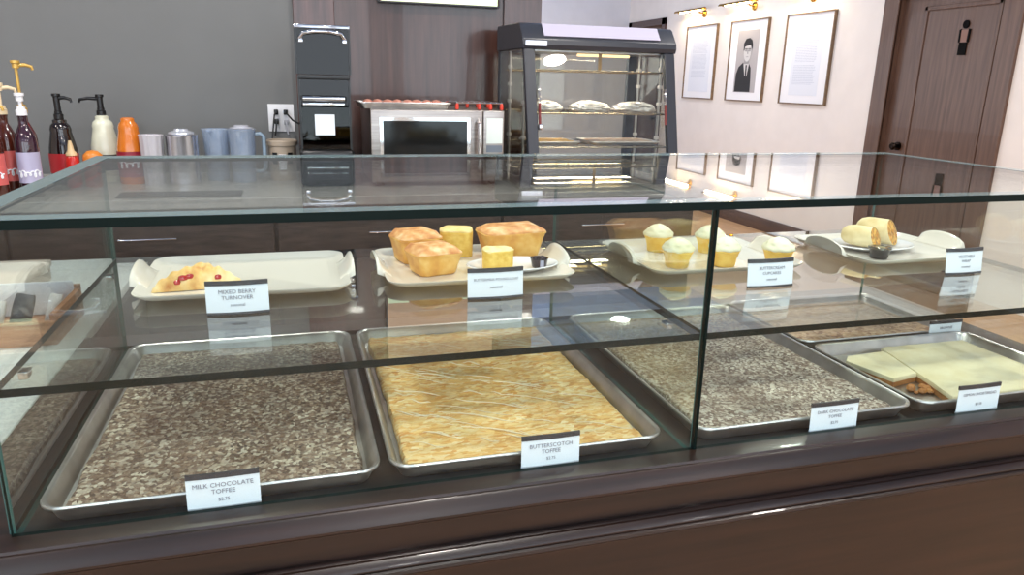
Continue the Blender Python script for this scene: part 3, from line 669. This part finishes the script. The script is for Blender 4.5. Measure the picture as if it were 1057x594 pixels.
obj('display', M().box(.212, .284, -.0075, -.0055, .145, .175), mat('grey_display', (110,118,130), .2), cp)
obj('open_button', M().box(.212, .284, -.009, -.0055, .045, .125, .002), mat('grey_button', (176,178,182), .35), cp)
for x in (ax+.04, bx-.04):
    for y in (.05, .38): obj('foot', M().lathe([(.016,0),(.018,.0155)], (x,y,0), 14), BLACK, mw)
MT = BZ+.3275
tag(obj('roasting_tray', sheet_pan(.40, .28, .026), ALU, None, (1.135,2.385,MT)), 'small metal tray on the microwave top, heaped with reddish pastries', 'tray')
GP = noisy('reddish_pastry', [(.3,(176,96,84)),(.6,(212,150,130)),(.8,(232,206,190))], (1,1,1), 60, 4, .5, .3)
for k in range(8):
    m = M(); rs = []
    for s, z in ((.9,0),(1,.010),(.95,.022),(.6,.031),(.1,.034)):
        rs.append([(.024*s*math.cos(a)*(1+.12*noise.noise(Vector((math.cos(a)*2,k,0)))), .06*s*math.sin(a), z) for a in (2*PI*j/20 for j in range(20))])
    m.rings(rs)
    tag(obj('pastry', m, GP, None, (.985+k*.0435, 2.385+(k % 2)*.012-.006, MT+.0018), .08*(k % 3-1)), 'reddish oval pastry in the row on the microwave top tray', 'pastry', 'pastries on the microwave tray')
rk = thing('wire_rack', 'small wire rack with red feet on the microwave right end', 'rack', (1.455,2.37,MT))
wr = M()
for k in range(9): wr.tube([(-.10+.025*k,-.12,.030),(-.10+.025*k,.12,.030)], .0022, 6)
wr.tube([(-.105,-.12,.028),(.105,-.12,.028)], .003, 8).tube([(-.105,.12,.028),(.105,.12,.028)], .003, 8)
obj('wires', wr, CHROME, rk)
for x in (-.10, .0, .05, .10):
    for y in (-.12, .12):
        obj('foot', M().lathe([(.006,0),(.008,.002),(.008,.020),(.004,.027)], (x,y,0), 12), mat('red_rubber', (206,52,30), .4), rk)
# --- heated display cabinet
HX0, HX1 = 1.665, 2.405
hc = thing('heated_display_cabinet', 'charcoal heated food cabinet with sloped glass front and wire shelves', 'food warmer', (0,0,BZ))
FZ = 2.155; HB = 2.72       # front foot, rear
obj('base', M().box(HX0, HX1, FZ+.005, HB, .022, .085, .008), CHAR, hc)
for x in (HX0+.04, HX1-.04):
    for y in (FZ+.04, HB-.04): obj('foot', M().lathe([(.02,0),(.018,.008),(.018,.0225)], (x,y,0), 16), BLACK, hc)
roof = M().prism([(2.295,.592),(2.288,.612),(2.292,.635),(2.345,.698),(2.36,.705),(HB,.708),(HB,.592)], HX0-.008, HX1+.008, 'x')
rf = obj('roof', roof, CHAR, hc, smooth=25, bev=.004)
obj('roof_panel', M().prism([(2.3005,.648),(2.3455,.7015),(2.3425,.704),(2.2975,.6505)], HX0+.095, HX1-.075, 'x'), mat('pale_violet_panel', (182,177,196), .25, 0, .5, .4), rf)
obj('ceiling_plate', M().box(HX0+.05, HX1-.05, 2.335, HB-.03, .586, .5915), mat('polished_liner', (206,210,220), .32, 1.), rf)
obj('heating_lamp', M().tube([(HX0+.28,2.36,.575),(HX0+.54,2.36,.575)], .006, 10), emission('warm_tube', (255,214,150), 3), rf)
obj('maker_plate', M().box(HX0+.005, HX0+.105, 2.284, 2.2885, .606, .628), mat('silver_plate', (206,208,216), .25, .5), rf)
def fy(z): return FZ+.012+(z-.085)/(.592-.085)*(2.292-FZ-.012)
for x in (HX0, HX1-.05):
    obj('front_post', M().prism([(fy(.085),.085),(fy(.592),.5925),(fy(.592)+.03,.5925),(fy(.085)+.03,.085)], x, x+.05, 'x'), CHAR, hc, bev=.003)
for x in (HX0, HX1-.045): obj('rear_post', M().box(x, x+.045, HB-.03, HB, .085, .592), CHAR, hc)
CGL = thin_glass('cabinet_glass', (240,240,236), .045)
obj('front_glass', M().prism([(fy(.09)+.010,.09),(fy(.592)+.010,.592),(fy(.592)+.014,.592),(fy(.09)+.014,.09)], HX0+.051, HX1-.051, 'x'), CGL, hc, smooth=0)
obj('rear_glass', M().box(HX0+.046, HX1-.046, HB-.016, HB-.012, .086, .591), CGL, hc, smooth=0)
for x in (HX0+.004, HX1-.008):
    obj('side_glass', M().prism([(fy(.09)+.032,.086),(fy(.59)+.032,.591),(HB-.032,.591),(HB-.032,.086)], x, x+.004, 'x'), CGL, hc, smooth=0)
for x in (HX0+.028, HX1-.028):
    for y in (2.36, 2.60):
        r_ = obj('shelf_upright', M().tube([(x,y,.085),(x,y,.5915)], .0065, 10), mat('satin_silver', (196,198,202), .3, .8), hc)
        for z in (.20, .36, .44, .52): obj('hook', M().lathe([(.011,-.008),(.013,0),(.011,.008)], (x,y,z), 12), WPL, r_)
for z, ya, yb in ((.505,2.33,2.68), (.315,2.27,2.68), (.165,2.235,2.68)):
    ws = M()
    for y in (ya, (ya+yb)/2, yb): ws.tube([(HX0+.03,y,z),(HX1-.03,y,z)], .0035, 8)
    for k in range(23): ws.tube([(HX0+.035+.0305*k,ya,z+.003),(HX0+.035+.0305*k,yb,z+.003)], .0016, 6)
    obj('wire_shelf', ws, mat('brassy_wire', (206,198,176), .25, 1.), hc)
obj('thermometer', M().box(2.042, 2.056, 2.335, 2.341, .507, .585), mat('tan_strip', (190,158,110), .5), hc)
for x in (HX0+.058, HX1-.062):
    q = obj('handle_grip', M().tube([(x,fy(.30)-.012,.27),(x,fy(.36)-.012,.36)], .006, 10), mat('maroon_grip', (110,36,34), .35), hc)
    obj('grip_spring', M().tube([(x+.006*math.cos(k*1.1), fy(.36+k*.0015)-.012+.006*math.sin(k*1.1), .362+k*.0015) for k in range(46)], .0018, 6), CHROME, q)
obj('grip_end', M().box(HX0+.05, HX0+.066, fy(.26)-.02, fy(.26)+.004, .245, .27, .002), CHROME, hc)
# foil parcels on the middle shelf
FOIL = noisy('crinkled_foil', [(.3,(206,206,208)),(.7,(246,246,248))], (1,1,1), 55, 5, .42, 1., .5, 0, .75)
l = bpy.data.lights.new('heating_lamp_light', 'AREA'); l.shape = 'RECTANGLE'; l.size = .5; l.size_y = .05; l.energy = 3; l.color = (1,.86,.66)
o = bpy.data.objects.new('heating_lamp_light', l); COL.objects.link(o); o.parent = hc; o.location = (2.035,2.45,.57)
for k, (x, L, lab) in enumerate(((1.80,.145,'foil wrapped parcel at left on the warmer middle shelf'), (2.015,.20,'foil wrapped parcel in the middle of the warmer shelf'), (2.245,.215,'foil wrapped parcel at right on the warmer middle shelf'))):
    m = M(); rs = []
    for q in range(15):
        z = .05*q/14; s = max(.04, (1-(q/14)**3)**.5)*(.85+.15*min(1, q/3))
        rs.append([(L/2*s*(abs(math.cos(a))**.6)*math.copysign(1,math.cos(a))+.010*noise.noise(Vector((math.cos(a)*4,math.sin(a)*4,z*170+k*9))), .058*s*(abs(math.sin(a))**.6)*math.copysign(1,math.sin(a))+.010*noise.noise(Vector((math.cos(a)*4+5,math.sin(a)*4,z*170+k*9))), max(0, z+(.006*noise.noise(Vector((a*6,s*8,k+4))) if z > .005 else 0))) for a in (2*PI*j/40+.01 for j in range(40))])
    m.rings(rs)
    tag(obj('foil_parcel', m, FOIL, None, (x,2.36,BZ+.3203), 0, 12), lab, 'foil parcel')
# shallow trays of food on the lower shelf and the cabinet floor
def warm_tray(lab, x, z, w, fm, flab, y=2.40):
    tag(obj('foil_tray', sheet_pan(w, .24, .016), FOIL, None, (x,y,z)), lab, 'tray')
    tag(obj('baked_slab', slab(w-.05, .19, .002, .016, .004, 50, 24, 18, x), fm, None, (x,y,z)), flab, 'food')
YB = noisy('golden_bake', [(.3,(206,150,66)),(.7,(238,200,120))], (1,1,1), 40, 4, .5, .3)
warm_tray('shallow foil tray at left on the lowest warmer shelf', 1.835, BZ+.1703, .25, YB, 'golden bake in the left tray of the lowest warmer shelf')
warm_tray('shallow foil tray at right on the lowest warmer shelf', 2.19, BZ+.1703, .36, noisy('greyish_bake', [(.3,(170,140,120)),(.7,(206,186,170))], (1,1,1), 40, 4, .5, .3), 'greyish bake in the right tray of the lowest warmer shelf')
warm_tray('shallow foil tray on the floor of the warmer', 1.97, BZ+.0855, .42, YB, 'golden bake in the tray on the warmer floor')
# --- menu screen above
tv = thing('menu_screen', 'wall mounted menu screen, only its bright lower edge in view', 'screen', (1.39,2.8445,1.752))
obj('bezel', frame(M(), -.30, .30, 0, .38, .006, -.05, -.012).box(-.30, .30, -.0115, 0, 0, .38), BLACK, tv)
obj('panel', M().box(-.287, .287, -.045, -.0125, .007, .3675), emission('screen_picture', (214,176,150), 1.3), tv)
obj('ticker_strip', M().box(-.287, .287, -.0465, -.0452, .007, .04), emission('screen_strip', (232,250,214), 1.6), tv)

# ------------------------------------------------------------------ pictures and brass lamps on the right wall
FRM = wood('bronze_frame', (96,74,52), (126,100,72), (10,10,10), .35, .2)
PAPER = mat('mat_board', (240,238,240), .7)
SHEET = mat('printed_sheet', (226,228,236), .6)
def picture(lab, y0, y1):
    t = thing('framed_picture', lab, 'picture', (5.1795,(y0+y1)/2,1.255))
    h, w = .80, (y1-y0)/2
    f = M(); tk = .012
    f.box(-.028, 0, -w, w, 0, tk).box(-.028, 0, -w, w, h-tk, h).box(-.028, 0, -w, -w+tk, tk, h-tk).box(-.028, 0, w-tk, w, tk, h-tk)
    obj('frame', f, FRM, t, smooth=0)
    obj('mat_board', M().box(-.016, -.002, -w+tk, w-tk, tk, h-tk), PAPER, t)
    return t
LINE = mat('faint_print', (188,192,206), .7)
def textsheet(t, blocks, w0, w1, z0, z1):
    s = obj('printed_sheet', M().box(-.0175, -.0162, w0, w1, z0, z1), SHEET, t)
    m = M()
    for (za, zb, a, b) in blocks:
        z = za
        while z > zb:
            bb_ = a+(b-a)*random.uniform(.0,.12); y = b
            while y > bb_:      # words of one line, reading away from the corner
                L = random.uniform(.012,.035); e_ = max(bb_, y-L)
                m.box(-.0179, -.0176, e_, y, z-.004, z); y = e_-.006
            z -= .0135
    obj('print_lines', m, LINE, s, smooth=0)['kind'] = 'stuff'
p1 = picture('framed sheet of small print, nearest the far corner', 6.52, 7.18)
textsheet(p1, [(.63,.50,-.16,.17),(.485,.33,-.16,.17),(.31,.23,-.16,.17)], -.22, .22, .08, .70)
p2 = picture('framed black and white portrait of a person in dark suit', 5.59, 6.25)
ph = obj('photograph', M().box(-.0175, -.0162, -.19, .19, .09, .70), mat('photo_grey', (176,170,170), .5), p2)
def flat(name, pts, m, d, par=ph):   # pts: (right, up) inside the photograph
    obj(name, M().prism([(-a, b) for a, b in pts], -d-.0008, -d, 'x'), m, par, smooth=0)
K1 = mat('photo_black', (26,25,28), .5); K2 = mat('photo_light', (206,202,200), .5); K3 = mat('photo_mid', (150,146,146), .5)
def ell(cx, cz, rx, rz, n=24): return [(cx+rx*math.cos(2*PI*k/n), cz+rz*math.sin(2*PI*k/n)) for k in range(n)]
flat('suit', [(-.17,.095),(-.165,.27),(-.13,.34),(-.05,.385),(.0,.33),(.05,.375),(.09,.33),(.105,.22),(.11,.095)], K1, .0176)
flat('shirt', [(-.045,.383),(-.005,.25),(.03,.25),(.055,.372),(.02,.40)], K2, .0186)
flat('tie', [(-.002,.36),(.022,.36),(.026,.25),(.004,.24)], K1, .0196)
flat('neck', [(-.04,.37),(.05,.37),(.045,.44),(-.03,.44)], K3, .0188)
flat('face', ell(.012,.485,.064,.092), K2, .0198)
flat('hair', [(-.062,.50),(-.066,.57),(-.03,.615),(.03,.622),(.075,.60),(.092,.555),(.084,.51),(.06,.555),(.0,.548),(-.04,.54),(-.048,.50)], K1, .0206)
for cx in (-.014, .042): flat('spectacle_lens', ell(cx,.505,.024,.015,16), K3, .0207); flat('spectacle_rim', [(cx-.026,.516),(cx+.026,.516),(cx+.026,.522),(cx-.026,.522)], K1, .0212)
flat('nose', [(.008,.50),(.022,.50),(.026,.468),(.006,.468)], K3, .0208)
flat('mouth', [(-.012,.443),(.036,.443),(.03,.437),(-.006,.437)], K3, .0208)
p3 = picture('framed sheet of small print, nearest the restroom door', 4.65, 5.31)
textsheet(p3, [(.60,.535,-.15,.12),(.515,.37,-.15,.15),(.345,.18,-.15,.16)], -.2, .2, .08, .69)
WARM = emission('warm_bulb', (255,222,160), 30)
def picture_lamp(lab, y, arm):
    t = thing('picture_lamp', lab, 'wall lamp', (5.1795,y,2.21), 0, None)
    obj('backplate', M().rings([[(x, arm+r*math.cos(2*PI*j/20), -.03+r*math.sin(2*PI*j/20)) for j in range(20)] for x, r in ((0,.04),(-.012,.04),(-.018,.03))]), BRASS, t)
    obj('arm', M().tube([(-.018,arm,-.03),(-.06,arm,-.025),(-.09,arm,.0),(-.10,arm,.012)], .007, 10), BRASS, t)
    sh = M(); n = 14     # half-round trough open below
    rs = []
    for yy in (-.32, .32):
        rs.append([(-.10+.026*math.cos(PI*k/n), yy, .026*math.sin(PI*k/n)) for k in range(n+1)]+[(-.10+.023*math.cos(PI*k/n), yy, .023*math.sin(PI*k/n)) for k in range(n, -1, -1)])
    sh.rings(rs); obj('shade', sh, BRASS, t)
    for k in range(2): obj('bulb', M().tube([(-.10,-.22+.26*k,.002),(-.10,-.04+.26*k,.002)], .011, 10), WARM, t)
    l = bpy.data.lights.new('picture_lamp_light', 'AREA'); l.shape = 'RECTANGLE'; l.size = .03; l.size_y = .55; l.energy = 4.5; l.color = (1,.82,.58)
    o = bpy.data.objects.new('picture_lamp_light', l); COL.objects.link(o); o.parent = t; o.location = (-.10,0,-.012); o.rotation_euler = (0,.45,0)
picture_lamp('brass picture lamp above the small print nearest the corner', 7.02, -.17)
picture_lamp('brass picture lamp above the black and white portrait', 6.06, -.17)
picture_lamp('brass picture lamp above the small print near the restroom', 4.99, -.0)

# ------------------------------------------------------------------ left side counter, basket, box
sct = thing('side_counter', 'white topped side counter at left behind the glass end', 'counter', (0,0,0))
obj('worktop', M().box(-1.1, .165, .03, 1.70, .775, .80), noisy('white_laminate', [(.3,(214,222,222)),(.7,(230,236,234))], (1,1,1), 12, 4, .35, .02), sct, bev=.003)
obj('carcass', M().box(-1.08, .15, .06, 1.68, 0, .775), W_BASE, sct)
bk = thing('bread_basket', 'tan wooden box of paper packets on the white side counter', 'box', (-.14,.945,.80))
WICK = noisy('tan_crate_wood', [(.3,(146,100,70)),(.7,(190,142,106))], (2,20,26), 4, 5, .6, .4)
bw = M(); x0, x1, y0, y1, H = -.26, .26, -.12, .12, .07
bw.box(x0, x1, y0, y1, 0, .008).box(x0, x1, y0, y0+.012, .008, .055).box(x0, x0+.012, y0+.012, y1-.012, .008, H).box(x1-.012, x1, y0+.012, y1-.012, .008, H).box(x0, x1, y1-.012, y1, .008, H+.01)
obj('crate_body', bw, WICK, bk, smooth=0)
obj('paper_liner', M().box(x0+.013, x1-.013, y1-.018, y1-.0125, .009, H+.022), WHITE, bk)
def packet(lab, x, y, lean, m, w=.05, h=.085):
    g = M(); rs = []
    for k in range(9):
        z = h*k/8; e = math.sin(PI*min(max(k/8, .02), .98))**.5
        rs.append([(w/2*(.8+.2*e)*math.cos(a), .017*e*math.sin(a)+.0015*math.sin(a*5+k), z) for a in (2*PI*j/20 for j in range(20))])
    g.rings(rs); o = obj('packet', g, m, None, (x,y,.8085), 0, 60); o.rotation_euler = (lean, .25, 0)
    return tag(o, lab, 'packet')
PKT = mat('white_packet', (226,224,220), .5); PKD = mat('dark_packet', (62,66,76), .4)
packet('white paper packet at left in the tan wooden box', -.12, .90, -.3, PKT)
packet('white paper packet in the middle of the tan wooden box', -.04, .895, -.3, PKT)
packet('dark grey packet leaning between white packets in the box', .015, .915, -.3, PKD, .045, .09)
packet('narrow white packet at the right end of the box', .075, .94, -.3, PKT, .03, .08)
lb = thing('lidded_box', 'flat beige lidded box behind the tan wooden box', 'box', (-.31,1.30,.80))
BEI = mat('beige_card', (196,186,176), .6)
obj('box_body', M().box(-.255, .255, -.15, .15, 0, .04), BEI, lb)
obj('lid', M().box(-.26, .26, -.155, .155, .0405, .06, .004), BEI, lb)

# ------------------------------------------------------------------ lamps, daylight, camera
LED = emission('led_diffuser', (255,246,232), 9)
def downlight(x, y, e, lab):
    t = thing('ceiling_light', lab, 'ceiling light', (x,y,CH), 0, 'recessed ceiling downlights')
    obj('trim_ring', M().rings([[(r*math.cos(2*PI*j/36), r*math.sin(2*PI*j/36), z) for j in range(36)] for r, z in ((.125,0),(.125,-.006),(.105,-.010),(.102,0))], False, False), WPL, t)
    obj('diffuser', M().lathe([(.10,-.001),(.10,-.005),(.001,-.005)], (0,0,0), 36), LED, t)
    l = bpy.data.lights.new('downlight_lamp', 'AREA'); l.shape = 'DISK'; l.size = .19; l.energy = e; l.color = (1,.95,.88)
    o = bpy.data.objects.new('downlight_lamp', l); COL.objects.link(o); o.parent = t; o.location = (0,0,-.012)
GEN = 'round recessed downlight in the white ceiling'
for x, y, e in ((3.83,5.68,22), (1.2,-.9,26), (2.88,-.36,26), (-1.2,-.9,26), (.3,1.35,26), (2.0,1.35,26), (-1.4,1.35,20), (3.6,2.2,26), (1.2,-3.2,20), (3.3,-3.2,20), (-1.2,-3.2,20)):
    downlight(x, y, e, {(3.83,5.68): 'recessed downlight in the hall ceiling nearer the counter'}.get((x, y), GEN))
wd = bpy.data.worlds.new('daylight'); SC.world = wd; wd.use_nodes = True
bg = wd.node_tree.nodes['Background']; bg.inputs[0].default_value = (.80,.90,1,1); bg.inputs[1].default_value = 1.0
for x0, x1 in ((-3.7,-1.1), (-.7,1.9), (2.3,4.9)):   # daylight entering by the three windows
    l = bpy.data.lights.new('window_daylight', 'AREA'); l.shape = 'RECTANGLE'; l.size = x1-x0-.1; l.size_y = 2.2; l.energy = 52; l.color = (.82,.91,1)
    o = bpy.data.objects.new('window_daylight', l); COL.objects.link(o); o.location = ((x0+x1)/2, -5.02, 1.65); o.rotation_euler = (PI/2,0,0)

l = bpy.data.lights.new('hall_fill_light', 'AREA'); l.shape = 'RECTANGLE'; l.size = 5.0; l.size_y = 2.1; l.energy = 88; l.color = (.90,.94,1)  # added fill light, out of view, brightens hall ceiling and right wall
o = bpy.data.objects.new('hall_fill_light', l); COL.objects.link(o); o.location = (1.61, 5.9, 1.72); o.rotation_euler = (PI/2+.75,0,-PI/2)
cam = bpy.data.cameras.new('camera'); co = bpy.data.objects.new('camera', cam); COL.objects.link(co); SC.camera = co
f_px, yaw, pit, rol = 761.96, .290493, -.272755, .0235116
cam.sensor_width = 36; cam.lens = f_px/1057*36; cam.clip_start = .02
cy, sy = math.cos(yaw), math.sin(yaw)
fw = Vector((sy*math.cos(pit), cy*math.cos(pit), math.sin(pit))); rt = Vector((cy,-sy,0)); up = rt.cross(fw)
r2 = rt*math.cos(rol)+up*math.sin(rol); u2 = -rt*math.sin(rol)+up*math.cos(rol)
co.matrix_world = Matrix(((r2.x,u2.x,-fw.x,.6565),(r2.y,u2.y,-fw.y,-.98356),(r2.z,u2.z,-fw.z,1.40226),(0,0,0,1)))

bpy.context.view_layer.update(); dg = bpy.context.evaluated_depsgraph_get()
for o in [x for x in SC.objects if x.type == 'FONT']:
    me = bpy.data.meshes.new_from_object(o.evaluated_get(dg)); n = bpy.data.objects.new('lettering', me); COL.objects.link(n)
    n.parent = o.parent; n.location = o.location; n.rotation_euler = o.rotation_euler
    bpy.data.objects.remove(o)
SC.view_settings.view_transform = 'Standard'; SC.view_settings.look = 'None'
SC.view_settings.gamma = 1; SC.view_settings.use_curve_mapping = False
SC.view_settings.exposure = 0.12
SC.cycles.transparent_max_bounces = 32; SC.cycles.max_bounces = 14; SC.cycles.glossy_bounces = 8
SC.cycles.use_denoising = True; SC.cycles.caustics_reflective = False; SC.cycles.caustics_refractive = False
SC.cycles.sample_clamp_indirect = 8
